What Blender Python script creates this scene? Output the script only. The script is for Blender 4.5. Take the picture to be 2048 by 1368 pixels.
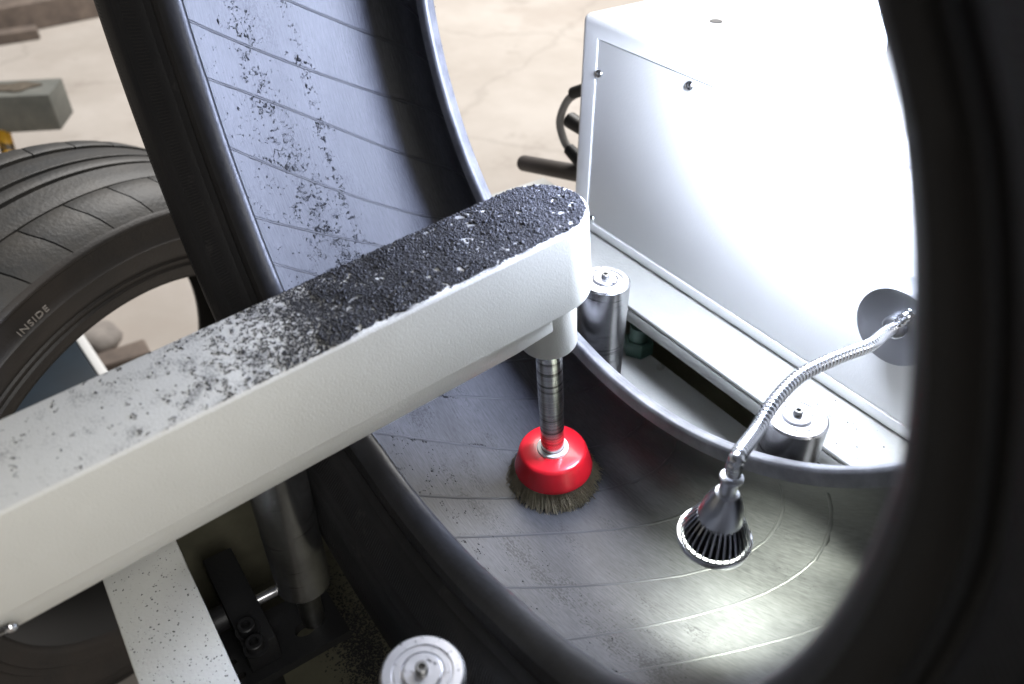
import bpy, bmesh, math, random
import numpy as np
from mathutils import Vector, Matrix, noise

random.seed(7)
rng = np.random.default_rng(7)
for o in list(bpy.data.objects):
    bpy.data.objects.remove(o)
scene = bpy.context.scene
COL = scene.collection

# ------------------------------------------------------------------ camera
H = 0.975                                   # camera height above the floor
FPX, CX, CY = 1610.0, 1024.0, 684.0         # focal length / centre in photograph pixels
PITCH = math.atan(1267 / 1610.0)
YAW = math.radians(34.7)                    # tyre plane against the view heading
RV = np.array([math.sin(YAW), math.cos(YAW), 0.0])
HV = np.array([-math.cos(YAW), math.sin(YAW), 0.0])
ZV = np.array([0, 0, 1.0])
FW = math.cos(PITCH) * HV - math.sin(PITCH) * ZV
UP = math.sin(PITCH) * HV + math.cos(PITCH) * ZV
C0 = np.array([0, 0, H])

def ray(x, y):
    return FW + (x - CX) / FPX * RV + (CY - y) / FPX * UP
def onY(x, y, Y):
    d = ray(x, y); return C0 + d * (Y / d[1])
def onX(x, y, X):
    d = ray(x, y); return C0 + d * (X / d[0])
def onZ(x, y, Z):
    d = ray(x, y); return C0 + d * ((Z - H) / d[2])
def atD(x, y, D):
    return C0 + ray(x, y) * D

cam_d = bpy.data.cameras.new('camera')
cam = bpy.data.objects.new('camera', cam_d)
COL.objects.link(cam)
M = Matrix.Identity(4)
for i in range(3):
    M[i][0] = RV[i]; M[i][1] = UP[i]; M[i][2] = -FW[i]; M[i][3] = C0[i]
cam.matrix_world = M
cam_d.sensor_width = 36.0
cam_d.lens = FPX / 2048 * 36.0
cam_d.clip_start = 0.01
cam_d.clip_end = 200
cam_d.dof.use_dof = True
cam_d.dof.focus_distance = 0.53
cam_d.dof.aperture_fstop = 7.0
scene.camera = cam

# ------------------------------------------------------------------ world, lights, exposure
world = bpy.data.worlds.new('World'); scene.world = world
world.use_nodes = True
wb = world.node_tree.nodes['Background']
wb.inputs[0].default_value = (0.97, 0.97, 1.0, 1)
wb.inputs[1].default_value = 0.07

def area_light(name, loc, target, size, power, col):
    l = bpy.data.lights.new(name, 'AREA'); l.shape = 'SQUARE'; l.size = size
    l.energy = power; l.color = col
    o = bpy.data.objects.new(name, l); COL.objects.link(o)
    o.location = loc
    d = Vector(target) - Vector(loc)
    o.rotation_euler = d.to_track_quat('-Z', 'Y').to_euler()
    return o
# soft daylight that falls through the open workshop and roof, then an added fill from camera right
area_light('workshop_daylight', (-3.0, 2.6, 3.6), (-1.8, 1.2, 0), 3.0, 350, (1.0, 0.975, 0.95))
area_light('arm_side_fill', (2.3, -0.25, 2.7), (-0.4, 0.0, 0.6), 1.6, 88, (1.0, 0.98, 0.95))  # unseen source added at camera right to light the arm's side

scene.view_settings.view_transform = 'Standard'
scene.view_settings.look = 'None'
scene.view_settings.exposure = 0.0
scene.view_settings.gamma = 1.0
scene.view_settings.use_curve_mapping = False
scene.render.engine = 'CYCLES'

# ------------------------------------------------------------------ helpers
def tag(o, label=None, cat=None, group=None, kind=None):
    if label: o['label'] = label
    if cat: o['category'] = cat
    if group: o['group'] = group
    if kind: o['kind'] = kind
    return o

def empty(name, loc, label, cat, group=None):
    o = bpy.data.objects.new(name, None); COL.objects.link(o)
    o.location = loc; o.empty_display_size = 0.02
    tag(o, label, cat, group)
    return o

# every mesh is written in world coordinates, parents only at their base point
def link(name, me, mat, parent=None, loc=None, matrix=None):
    o = bpy.data.objects.new(name, me); COL.objects.link(o)
    if mat is not None and not me.materials:
        me.materials.append(mat)
    o.matrix_world = matrix if matrix is not None else Matrix.Identity(4)
    if loc is not None: o.location = loc
    if parent is not None:
        o.parent = parent
        o.matrix_parent_inverse = WORLD[parent.name].inverted()
    WORLD[o.name] = (Matrix.Translation(loc) if loc is not None else (matrix.copy() if matrix is not None else Matrix.Identity(4)))
    return o
WORLD = {}
_empty = empty
def empty(name, loc, label, cat, group=None):
    loc = Vector([float(v) for v in loc])
    o = _empty(name, loc, label, cat, group)
    WORLD[o.name] = Matrix.Translation(loc)
    return o

def smooth(me, ang=35):
    for p in me.polygons: p.use_smooth = True
    try: me.set_sharp_from_angle(angle=math.radians(ang))
    except Exception: pass
    return me

def mesh_from(verts, faces, name='mesh', sm=None, uvs=None):
    me = bpy.data.meshes.new(name)
    me.from_pydata([tuple(map(float, v)) for v in verts], [], faces)
    if uvs is not None:
        l = me.uv_layers.new(name='UVMap')
        flat = np.array([uvs[f_i][k] for f_i in range(len(faces)) for k in range(len(faces[f_i]))], dtype=np.float32).ravel()
        l.data.foreach_set('uv', flat)
    me.validate(); me.update()
    if sm: smooth(me, sm)
    return me

def frame_from(axis, hint=(0, 0, 1)):
    w = Vector(axis).normalized(); h = Vector(hint)
    if abs(w.dot(h)) > 0.97: h = Vector((1, 0, 0))
    a = h.cross(w).normalized(); b = w.cross(a)
    return a, b, w

def revolve(profile, centre, axis, seg=64, closed=False, cap0=False, cap1=False, sm=35, a0=0, rfun=None):
    """profile: list of (radius, height along the axis). UVs in metres: u along the turn, v along the profile"""
    a, b, w = frame_from(axis); c = Vector([float(v) for v in centre])
    n = len(profile); verts = []; faces = []; uvs = []
    L = [0]
    for i in range(1, n): L.append(L[-1] + math.hypot(profile[i][0] - profile[i-1][0], profile[i][1] - profile[i-1][1]))
    for k in range(seg):
        t = a0 + 2 * math.pi * k / seg
        d = a * math.cos(t) + b * math.sin(t)
        for (r, h) in profile:
            if rfun: r = r * rfun(t, h, r)
            verts.append(c + d * r + w * h)
    rm = max(p[0] for p in profile)
    m = n if closed else n - 1
    for k in range(seg):
        k2 = (k + 1) % seg
        for i in range(m):
            j = (i + 1) % n
            faces.append((k*n+i, k2*n+i, k2*n+j, k*n+j))
            u0 = rm * 2 * math.pi * k / seg; u1 = rm * 2 * math.pi * (k + 1) / seg
            v0 = L[i]; v1 = L[j] if j else L[i] + 0.01
            uvs.append(((u0, v0), (u1, v0), (u1, v1), (u0, v1)))
    for flag, idx in ((cap0, 0), (cap1, n - 1)):
        if flag:
            f = [k*n+idx for k in range(seg)]
            if idx == 0: f = f[::-1]
            faces.append(tuple(f)); uvs.append(tuple((verts[q].x, verts[q].y) for q in f))
    return mesh_from(verts, faces, sm=sm, uvs=uvs)

def box(lo, hi, bevel=0.0, seg=2, matrix=None):
    bm = bmesh.new()
    bmesh.ops.create_cube(bm, size=1)
    lo = Vector([float(v) for v in lo]); hi = Vector([float(v) for v in hi])
    for v in bm.verts:
        v.co = Vector([lo[i] + (v.co[i] + .5) * (hi[i] - lo[i]) for i in range(3)])
    if bevel: bmesh.ops.bevel(bm, geom=bm.edges[:], offset=bevel, segments=seg, profile=.5, affect='EDGES')
    if matrix is not None: bmesh.ops.transform(bm, matrix=matrix, verts=bm.verts)
    me = bpy.data.meshes.new('box'); bm.to_mesh(me); bm.free()
    if bevel: smooth(me, 40)
    return me

def plate(outline, holes, z0, z1, matrix=None, bevel=0.0):
    """flat plate with real holes; outline and holes are 2D loops"""
    bm = bmesh.new(); edges = []
    for loop in [outline] + list(holes):
        vs = [bm.verts.new((p[0], p[1], z0)) for p in loop]
        for i in range(len(vs)): edges.append(bm.edges.new((vs[i], vs[(i+1) % len(vs)])))
    bmesh.ops.triangle_fill(bm, use_beauty=True, use_dissolve=False, edges=edges)
    bmesh.ops.recalc_face_normals(bm, faces=bm.faces)
    g = bmesh.ops.extrude_face_region(bm, geom=bm.faces[:])
    for e in g['geom']:
        if isinstance(e, bmesh.types.BMVert): e.co.z = z1
    bmesh.ops.recalc_face_normals(bm, faces=bm.faces)
    if matrix is not None: bmesh.ops.transform(bm, matrix=matrix, verts=bm.verts)
    me = bpy.data.meshes.new('plate'); bm.to_mesh(me); bm.free()
    return me

def circle2(cx, cy, rx, ry=None, n=20):
    ry = rx if ry is None else ry
    return [(cx + rx*math.cos(2*math.pi*i/n), cy + ry*math.sin(2*math.pi*i/n)) for i in range(n)]

def slot2(x0, y0, x1, y1, r, n=8):
    a = math.atan2(y1-y0, x1-x0); out = []
    for i in range(n+1):
        t = a - math.pi/2 + math.pi*i/n; out.append((x1 + r*math.cos(t), y1 + r*math.sin(t)))
    for i in range(n+1):
        t = a + math.pi/2 + math.pi*i/n; out.append((x0 + r*math.cos(t), y0 + r*math.sin(t)))
    return out

def spline(pts, n):
    """Catmull-Rom through points, resampled evenly"""
    P = [np.array(p, float) for p in pts]; P = [2*P[0]-P[1]] + P + [2*P[-1]-P[-2]]
    out = []
    for i in range(1, len(P)-2):
        for t in np.linspace(0, 1, 60, endpoint=False):
            a, b, c, d = P[i-1], P[i], P[i+1], P[i+2]
            out.append(.5*((2*b)+(-a+c)*t+(2*a-5*b+4*c-d)*t*t+(-a+3*b-3*c+d)*t**3))
    out.append(P[-2]); out = np.array(out)
    s = np.r_[0, np.cumsum(np.linalg.norm(np.diff(out, axis=0), axis=1))]
    q = np.linspace(0, s[-1], n)
    return np.c_[[np.interp(q, s, out[:, k]) for k in range(3)]].T, s[-1]

def tube(path, radii, seg=10, caps=True, sm=50):
    path = np.array(path, float); n = len(path)
    T = np.gradient(path, axis=0); T /= np.linalg.norm(T, axis=1)[:, None]
    a = np.cross(T[0], [0, 0, 1.]); 
    if np.linalg.norm(a) < .1: a = np.cross(T[0], [1., 0, 0])
    a /= np.linalg.norm(a); verts = []; faces = []
    if np.isscalar(radii): radii = [radii]*n
    for i in range(n):
        a = a - T[i]*(a @ T[i]); a /= np.linalg.norm(a); b = np.cross(T[i], a)
        for k in range(seg):
            t = 2*math.pi*k/seg; verts.append(path[i] + (a*math.cos(t)+b*math.sin(t))*radii[i])
    for i in range(n-1):
        for k in range(seg):
            k2 = (k+1) % seg
            faces.append((i*seg+k, i*seg+k2, (i+1)*seg+k2, (i+1)*seg+k))
    if caps:
        faces.append(tuple(range(seg))[::-1]); faces.append(tuple((n-1)*seg+k for k in range(seg)))
    return mesh_from(verts, faces, sm=sm)

OCT_V = np.array([(1,0,0),(-1,0,0),(0,1,0),(0,-1,0),(0,0,1),(0,0,-1)], float)
OCT_F = np.array([(0,2,4),(2,1,4),(1,3,4),(3,0,4),(2,0,5),(1,2,5),(3,1,5),(0,3,5)])
def granules(pos, nrm, size, tang=None, flat=0.6, stretch=1.0):
    """many small irregular crumbs as one mesh"""
    n = len(pos); pos = np.asarray(pos, float); nrm = np.asarray(nrm, float)
    if tang is None:
        tang = rng.normal(size=(n, 3))
    tang = tang - nrm*np.sum(tang*nrm, 1)[:, None]; tang /= np.linalg.norm(tang, axis=1)[:, None]
    bit = np.cross(nrm, tang)
    V = OCT_V[None]*(1+.35*rng.normal(size=(n, 6, 1)).clip(-1.5, 1.5))
    V = V*np.asarray(size)[:, None, None]
    st = 1+(stretch-1)*rng.random((n, 1))
    W = V[..., 0:1]*tang[:, None]*st[:, None] + V[..., 1:2]*bit[:, None] + V[..., 2:3]*nrm[:, None]*flat
    W = W + pos[:, None]
    F = (OCT_F[None] + 6*np.arange(n)[:, None, None]).reshape(-1, 3)
    me = bpy.data.meshes.new('granules')
    W = W.reshape(-1, 3)
    me.vertices.add(len(W)); me.vertices.foreach_set('co', W.astype(np.float32).ravel())
    me.loops.add(len(F)*3); me.loops.foreach_set('vertex_index', F.astype(np.int32).ravel())
    me.polygons.add(len(F)); me.polygons.foreach_set('loop_start', np.arange(0, len(F)*3, 3, dtype=np.int32))
    me.update(); me.validate()
    return me

# ------------------------------------------------------------------ materials
def mat(name, col, rough=.5, metal=0.0, bump=0, bscale=200, var=0, vscale=8, col2=None, spec=.5, coat=0):
    m = bpy.data.materials.new(name); m.use_nodes = True
    nt = m.node_tree; b = nt.nodes['Principled BSDF']
    b.inputs['Base Color'].default_value = (*col, 1)
    b.inputs['Roughness'].default_value = rough
    b.inputs['Metallic'].default_value = metal
    b.inputs['Specular IOR Level'].default_value = spec
    if coat: b.inputs['Coat Weight'].default_value = coat
    tc = nt.nodes.new('ShaderNodeTexCoord')
    if var or col2:
        nz = nt.nodes.new('ShaderNodeTexNoise'); nz.inputs['Scale'].default_value = vscale
        nz.inputs['Detail'].default_value = 6; nz.inputs['Roughness'].default_value = .65
        nt.links.new(tc.outputs['Object'], nz.inputs['Vector'])
        rp = nt.nodes.new('ShaderNodeValToRGB')
        c2 = col2 or tuple(min(1, c*(1-var)) for c in col)
        rp.color_ramp.elements[0].position = .35; rp.color_ramp.elements[1].position = .65
        rp.color_ramp.elements[0].color = (*c2, 1); rp.color_ramp.elements[1].color = (*col, 1)
        nt.links.new(nz.outputs['Fac'], rp.inputs['Fac']); nt.links.new(rp.outputs['Color'], b.inputs['Base Color'])
    if bump:
        n2 = nt.nodes.new('ShaderNodeTexNoise'); n2.inputs['Scale'].default_value = bscale
        n2.inputs['Detail'].default_value = 3
        nt.links.new(tc.outputs['Object'], n2.inputs['Vector'])
        bp = nt.nodes.new('ShaderNodeBump'); bp.inputs['Strength'].default_value = bump
        bp.inputs['Distance'].default_value = .001
        nt.links.new(n2.outputs['Fac'], bp.inputs['Height']); nt.links.new(bp.outputs['Normal'], b.inputs['Normal'])
    return m

def add_specks(m, scale, thr, col, soft=.02):
    """scattered dirt flecks with a shape of their own"""
    nt = m.node_tree; b = nt.nodes['Principled BSDF']
    tc = nt.nodes.new('ShaderNodeTexCoord')
    nz = nt.nodes.new('ShaderNodeTexNoise'); nz.inputs['Scale'].default_value = scale
    nz.inputs['Detail'].default_value = 4; nz.inputs['Roughness'].default_value = .7
    nt.links.new(tc.outputs['Object'], nz.inputs['Vector'])
    rp = nt.nodes.new('ShaderNodeValToRGB')
    rp.color_ramp.elements[0].position = thr; rp.color_ramp.elements[1].position = thr + soft
    rp.color_ramp.elements[0].color = (0, 0, 0, 1); rp.color_ramp.elements[1].color = (1, 1, 1, 1)
    nt.links.new(nz.outputs['Fac'], rp.inputs['Fac'])
    mx = nt.nodes.new('ShaderNodeMix'); mx.data_type = 'RGBA'
    old = b.inputs['Base Color']
    if old.links: nt.links.new(old.links[0].from_socket, mx.inputs[6])
    else: mx.inputs[6].default_value = old.default_value
    mx.inputs[7].default_value = (*col, 1)
    nt.links.new(rp.outputs['Color'], mx.inputs[0]); nt.links.new(mx.outputs[2], b.inputs['Base Color'])
    return m

MAT = {}
MAT['arm'] = add_specks(mat('cream_powder_coat', (.585, .58, .535), .5, bump=.16, bscale=900, var=.06, vscale=14), 60, .74, (.30, .29, .26), .08)
def arm_dust(m):
    """settled fine rubber powder on the arm's upper face, thinning away from the brush"""
    nt = m.node_tree; b = nt.nodes['Principled BSDF']
    ge = nt.nodes.new('ShaderNodeNewGeometry'); sx = nt.nodes.new('ShaderNodeSeparateXYZ'); sn = nt.nodes.new('ShaderNodeSeparateXYZ')
    nt.links.new(ge.outputs['Position'], sx.inputs[0]); nt.links.new(ge.outputs['Normal'], sn.inputs[0])
    gr = nt.nodes.new('ShaderNodeMapRange'); gr.inputs[1].default_value = -.12; gr.inputs[2].default_value = .15; gr.inputs[3].default_value = -.05; gr.inputs[4].default_value = .30
    nt.links.new(sx.outputs['Y'], gr.inputs[0])
    nzs = []
    for sc, de in ((1100, 2), (75, 5)):
        n = nt.nodes.new('ShaderNodeTexNoise'); n.inputs['Scale'].default_value = sc; n.inputs['Detail'].default_value = de
        nt.links.new(ge.outputs['Position'], n.inputs['Vector']); nzs.append(n)
    def math_(op, a, c):
        q = nt.nodes.new('ShaderNodeMath'); q.operation = op
        for i, v in enumerate((a, c)):
            if isinstance(v, (int, float)): q.inputs[i].default_value = v
            else: nt.links.new(v, q.inputs[i])
        return q.outputs[0]
    v = math_('ADD', math_('MULTIPLY', nzs[0].outputs['Fac'], .75), math_('MULTIPLY', nzs[1].outputs['Fac'], .75))
    v = math_('ADD', v, gr.outputs[0])
    mr = nt.nodes.new('ShaderNodeMapRange'); mr.inputs[1].default_value = .92; mr.inputs[2].default_value = 1.12; mr.inputs[3].default_value = 0; mr.inputs[4].default_value = .80
    nt.links.new(v, mr.inputs[0])
    up = nt.nodes.new('ShaderNodeMapRange'); up.inputs[1].default_value = .90; up.inputs[2].default_value = .97; nt.links.new(sn.outputs['Z'], up.inputs[0])
    fac = math_('MULTIPLY', mr.outputs[0], up.outputs[0])
    mx = nt.nodes.new('ShaderNodeMix'); mx.data_type = 'RGBA'
    nt.links.new(b.inputs['Base Color'].links[0].from_socket, mx.inputs[6]); mx.inputs[7].default_value = (.035, .036, .040, 1)
    nt.links.new(fac, mx.inputs[0]); nt.links.new(mx.outputs[2], b.inputs['Base Color'])
    return m
MAT['arm_body'] = arm_dust(add_specks(mat('cream_powder_coat_dusty', (.585, .58, .535), .5, bump=.16, bscale=900, var=.06, vscale=14), 60, .70, (.36, .35, .31), .14))
MAT['cab'] = add_specks(mat('white_powder_coat', (.80, .80, .79),   .42, bump=.2, bscale=700, var=.03, vscale=9), 95, .755, (.16, .16, .16), .02)
MAT['frame'] = add_specks(mat('frame_paint', (.43, .43, .40), .5, bump=.3, bscale=380, var=.10, vscale=12), 120, .72, (.06, .06, .06), .02)
MAT['trough'] = add_specks(mat('trough_paint', (.13, .125, .085), .6, bump=.3, bscale=300, col2=(.075, .07, .048), vscale=9), 90, .68, (.03, .03, .03), .05)
MAT['rubber'] = mat('rubber_sidewall', (.0105, .0105, .0112), .56, bump=.25, bscale=500, col2=(.0165, .0155, .0155), vscale=18, spec=.25)
MAT['rubber'] = add_specks(MAT['rubber'], 45, .64, (.034, .032, .031), .12)
def serrate(m):
    """bands of fine moulded radial ribs on the sidewall (UV in metres)"""
    nt = m.node_tree; b = nt.nodes['Principled BSDF']
    uv = nt.nodes.new('ShaderNodeUVMap'); uv.uv_map = 'UVMap'; sp = nt.nodes.new('ShaderNodeSeparateXYZ'); nt.links.new(uv.outputs[0], sp.inputs[0])
    def mth(op, a, c=0.0):
        q = nt.nodes.new('ShaderNodeMath'); q.operation = op
        for i, v in enumerate((a, c)):
            if isinstance(v, (int, float)): q.inputs[i].default_value = v
            else: nt.links.new(v, q.inputs[i])
        return q.outputs[0]
    w = mth('SINE', mth('MULTIPLY', sp.outputs['X'], 2400.0))
    def rng_(a, c): return mth('MULTIPLY', mth('GREATER_THAN', sp.outputs['Y'], a), mth('LESS_THAN', sp.outputs['Y'], c))
    k = mth('ADD', rng_(.028, .039), rng_(.072, .088))
    bp = nt.nodes.new('ShaderNodeBump'); bp.inputs['Strength'].default_value = .35; bp.inputs['Distance'].default_value = .0005
    nt.links.new(mth('MULTIPLY', w, k), bp.inputs['Height'])
    if b.inputs['Normal'].links: nt.links.new(b.inputs['Normal'].links[0].from_socket, bp.inputs['Normal'])
    nt.links.new(bp.outputs['Normal'], b.inputs['Normal']); return m
serrate(MAT['rubber'])
MAT['rubber_bead'] = mat('rubber_bead', (.020, .020, .022), .46, bump=.2, bscale=250, var=.35, vscale=60)
MAT['bead_lamplit'] = mat('lamplit_bead', (.20, .20, .205), .42, bump=.3, bscale=160, col2=(.11, .11, .115), vscale=40)  # paler copy of rubber_bead, lamplight on the far bead put into its colour
MAT['old_tread'] = mat('worn_tread_rubber', (.026, .0265, .027), .55, bump=.5, bscale=260, col2=(.046, .042, .037), vscale=26)
MAT['old_side'] = mat('dusty_sidewall_rubber', (.017, .0158, .015), .52, bump=.3, bscale=300, col2=(.030, .0245, .021), vscale=14)
MAT['sipe'] = mat('groove_rubber', (.022, .020, .018), .8)
MAT['crumb'] = mat('rubber_crumb', (.012, .012, .014), .62, spec=.4)
MAT['steel'] = mat('turned_steel', (.56, .56, .57), .27, .97, bump=.05, bscale=300, var=.35, vscale=34)
MAT['dark_steel'] = mat('dull_steel', (.30, .30, .29), .38, 1.0, var=.4, vscale=40)
MAT['chrome'] = mat('chrome', (.72, .73, .75), .13, 1.0)
MAT['neck'] = mat('satin_chrome_coil', (.66, .67, .70), .25, 1.0)
MAT['brushed'] = mat('brushed_aluminium', (.62, .63, .66), .28, 1.0, bump=.04, bscale=800)
MAT['black'] = mat('black_oxide_steel', (.010, .010, .011), .5, bump=.2, bscale=350)
MAT['blackpl'] = mat('black_plastic', (.022, .021, .020), .5)
MAT['handle'] = mat('grey_brown_handle', (.075, .062, .055), .55, var=.2, vscale=30)
MAT['red'] = mat('red_enamel', (.62, .012, .022), .27, coat=.3, var=.06, vscale=60)
MAT['white_ring'] = mat('white_zinc_washer', (.75, .75, .74), .35)
MAT['wire'] = mat('brass_steel_wire', (.34, .29, .20), .5, .35, var=.4, vscale=150)
MAT['green'] = mat('green_enamel', (.075, .15, .12), .4, var=.3, vscale=60)
MAT['floor'] = None
MAT['galv'] = mat('grey_painted_channel', (.105, .11, .098), .6, col2=(.15, .15, .132), vscale=25)
MAT['yellow'] = add_specks(mat('yellow_paint', (.62, .33, .02), .5, var=.25, vscale=30), 25, .56, (.05, .035, .02), .05)
MAT['timber'] = mat('weathered_timber', (.21, .165, .135), .8, col2=(.12, .095, .08), vscale=14)
MAT['blue'] = mat('blue_plastic', (.003, .013, .024), .45, var=.3, vscale=18)
MAT['concrete_lump'] = mat('grey_stone', (.30, .27, .245), .85, var=.3, vscale=30)
MAT['print'] = mat('moulded_letter_dust', (.24, .22, .20), .7)

def ring_scuffs(m):
    """dark rubber rings rubbed round an upright roller"""
    nt = m.node_tree; b = nt.nodes['Principled BSDF']
    tc = nt.nodes.new('ShaderNodeTexCoord'); mp = nt.nodes.new('ShaderNodeMapping'); mp.inputs['Scale'].default_value = (14, 14, 230)
    nt.links.new(tc.outputs['Object'], mp.inputs[0])
    n = nt.nodes.new('ShaderNodeTexNoise'); n.inputs['Scale'].default_value = 1; n.inputs['Detail'].default_value = 3
    nt.links.new(mp.outputs[0], n.inputs['Vector'])
    mr = nt.nodes.new('ShaderNodeMapRange'); mr.inputs[1].default_value = .64; mr.inputs[2].default_value = .70; mr.inputs[4].default_value = .8
    nt.links.new(n.outputs['Fac'], mr.inputs[0])
    mx = nt.nodes.new('ShaderNodeMix'); mx.data_type = 'RGBA'
    nt.links.new(b.inputs['Base Color'].links[0].from_socket, mx.inputs[6]); mx.inputs[7].default_value = (.05, .048, .045, 1)
    nt.links.new(mr.outputs[0], mx.inputs[0]); nt.links.new(mx.outputs[2], b.inputs['Base Color'])
    return m
ring_scuffs(MAT['steel'])
def turned_top_mat():
    m = mat('turned_roller_top', (.60, .60, .62), .32, .85, bump=.06, bscale=300, var=.15, vscale=60)
    return add_specks(m, 260, .60, (.05, .05, .06), .05)
MAT['rtop'] = turned_top_mat()

def floor_mat():
    m = mat('concrete_floor', (.48, .44, .40), .75, bump=.3, bscale=60, col2=(.385, .345, .305), vscale=2.3)
    add_specks(m, 5.0, .60, (.34, .30, .265), .12)
    add_specks(m, 1.6, .56, (.40, .355, .315), .10)
    nt = m.node_tree; b = nt.nodes['Principled BSDF']           # hairline cracks
    tc = nt.nodes.new('ShaderNodeTexCoord'); nz_ = nt.nodes.new('ShaderNodeTexNoise'); nz_.inputs['Scale'].default_value = 3; nz_.inputs['Detail'].default_value = 5
    nt.links.new(tc.outputs['Object'], nz_.inputs['Vector'])
    ad = nt.nodes.new('ShaderNodeMix'); ad.data_type = 'RGBA'; ad.blend_type = 'ADD'; ad.inputs[0].default_value = .35
    nt.links.new(tc.outputs['Object'], ad.inputs[6]); nt.links.new(nz_.outputs['Color'], ad.inputs[7])
    vo = nt.nodes.new('ShaderNodeTexVoronoi'); vo.feature = 'DISTANCE_TO_EDGE'; vo.inputs['Scale'].default_value = 1.1
    nt.links.new(ad.outputs[2], vo.inputs['Vector'])
    mr = nt.nodes.new('ShaderNodeMapRange'); mr.inputs[1].default_value = .004; mr.inputs[2].default_value = .016; mr.inputs[3].default_value = .24; mr.inputs[4].default_value = 0
    nt.links.new(vo.outputs['Distance'], mr.inputs[0])
    mx = nt.nodes.new('ShaderNodeMix'); mx.data_type = 'RGBA'
    nt.links.new(b.inputs['Base Color'].links[0].from_socket, mx.inputs[6]); mx.inputs[7].default_value = (.22, .19, .165, 1)
    nt.links.new(mr.outputs[0], mx.inputs[0]); nt.links.new(mx.outputs[2], b.inputs['Base Color'])
    return m
MAT['floor'] = floor_mat()

def liner_mat():
    """inner liner: fine circumferential buffing streaks and dusty patches, in metres of UV"""
    m = bpy.data.materials.new('buffed_inner_liner'); m.use_nodes = True
    nt = m.node_tree; b = nt.nodes['Principled BSDF']
    uv = nt.nodes.new('ShaderNodeUVMap'); uv.uv_map = 'UVMap'
    mp = nt.nodes.new('ShaderNodeMapping'); mp.inputs['Scale'].default_value = (110, 900, 1)
    nt.links.new(uv.outputs[0], mp.inputs[0])
    nz = nt.nodes.new('ShaderNodeTexNoise'); nz.inputs['Scale'].default_value = 1.0; nz.inputs['Detail'].default_value = 4
    nt.links.new(mp.outputs[0], nz.inputs['Vector'])
    rp = nt.nodes.new('ShaderNodeValToRGB')
    rp.color_ramp.elements[0].position = .3; rp.color_ramp.elements[1].position = .72
    rp.color_ramp.elements[0].color = (.034, .034, .036, 1); rp.color_ramp.elements[1].color = (.066, .066, .069, 1)
    nt.links.new(nz.outputs['Fac'], rp.inputs['Fac'])
    mp2 = nt.nodes.new('ShaderNodeMapping'); mp2.inputs['Scale'].default_value = (10, 34, 1)
    nt.links.new(uv.outputs[0], mp2.inputs[0])
    n2 = nt.nodes.new('ShaderNodeTexNoise'); n2.inputs['Scale'].default_value = 1.0; n2.inputs['Detail'].default_value = 5
    nt.links.new(mp2.outputs[0], n2.inputs['Vector'])
    mr = nt.nodes.new('ShaderNodeMapRange'); mr.inputs[1].default_value = .3; mr.inputs[2].default_value = .7
    mr.inputs[3].default_value = .72; mr.inputs[4].default_value = 1.15
    nt.links.new(n2.outputs['Fac'], mr.inputs[0])
    mx = nt.nodes.new('ShaderNodeMix'); mx.data_type = 'RGBA'; mx.blend_type = 'MULTIPLY'; mx.inputs[0].default_value = 1
    nt.links.new(rp.outputs['Color'], mx.inputs[6]); nt.links.new(mr.outputs[0], mx.inputs[7])
    # fine dust smeared in two trails along the crown
    sp = nt.nodes.new('ShaderNodeSeparateXYZ'); nt.links.new(uv.outputs[0], sp.inputs[0])
    def mth(op, a, c=0.0):
        q = nt.nodes.new('ShaderNodeMath'); q.operation = op
        for i, v in enumerate((a, c)):
            if isinstance(v, (int, float)): q.inputs[i].default_value = v
            else: nt.links.new(v, q.inputs[i])
        return q.outputs[0]
    def band(v0, w):
        d = mth('DIVIDE', mth('SUBTRACT', sp.outputs['Y'], v0), w)
        return mth('POWER', 2.718, mth('MULTIPLY', mth('MULTIPLY', d, d), -1.0))
    bands = mth('ADD', band(.149, .017), mth('MULTIPLY', band(.181, .006), .8))
    mp3 = nt.nodes.new('ShaderNodeMapping'); mp3.inputs['Scale'].default_value = (420, 900, 1); nt.links.new(uv.outputs[0], mp3.inputs[0])
    n3 = nt.nodes.new('ShaderNodeTexNoise'); n3.inputs['Scale'].default_value = 1.0; n3.inputs['Detail'].default_value = 2; nt.links.new(mp3.outputs[0], n3.inputs['Vector'])
    mp4 = nt.nodes.new('ShaderNodeMapping'); mp4.inputs['Scale'].default_value = (22, 60, 1); nt.links.new(uv.outputs[0], mp4.inputs[0])
    n4 = nt.nodes.new('ShaderNodeTexNoise'); n4.inputs['Scale'].default_value = 1.0; n4.inputs['Detail'].default_value = 4; nt.links.new(mp4.outputs[0], n4.inputs['Vector'])
    v3 = mth('ADD', mth('ADD', n3.outputs['Fac'], mth('MULTIPLY', n4.outputs['Fac'], .9)), mth('MULTIPLY', bands, .17))
    m3 = nt.nodes.new('ShaderNodeMapRange'); m3.inputs[1].default_value = 1.17; m3.inputs[2].default_value = 1.27; m3.inputs[4].default_value = .75
    nt.links.new(v3, m3.inputs[0])
    md = nt.nodes.new('ShaderNodeMix'); md.data_type = 'RGBA'; nt.links.new(m3.outputs[0], md.inputs[0]); nt.links.new(mx.outputs[2], md.inputs[6]); md.inputs[7].default_value = (.012, .012, .013, 1)
    nt.links.new(md.outputs[2], b.inputs['Base Color'])
    b.inputs['Roughness'].default_value = .43
    b.inputs['Specular IOR Level'].default_value = .42
    bp = nt.nodes.new('ShaderNodeBump'); bp.inputs['Strength'].default_value = .28; bp.inputs['Distance'].default_value = .0004
    nt.links.new(nz.outputs['Fac'], bp.inputs['Height'])
    mp5 = nt.nodes.new('ShaderNodeMapping'); mp5.inputs['Scale'].default_value = (5, 16, 1); nt.links.new(uv.outputs[0], mp5.inputs[0])
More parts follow.
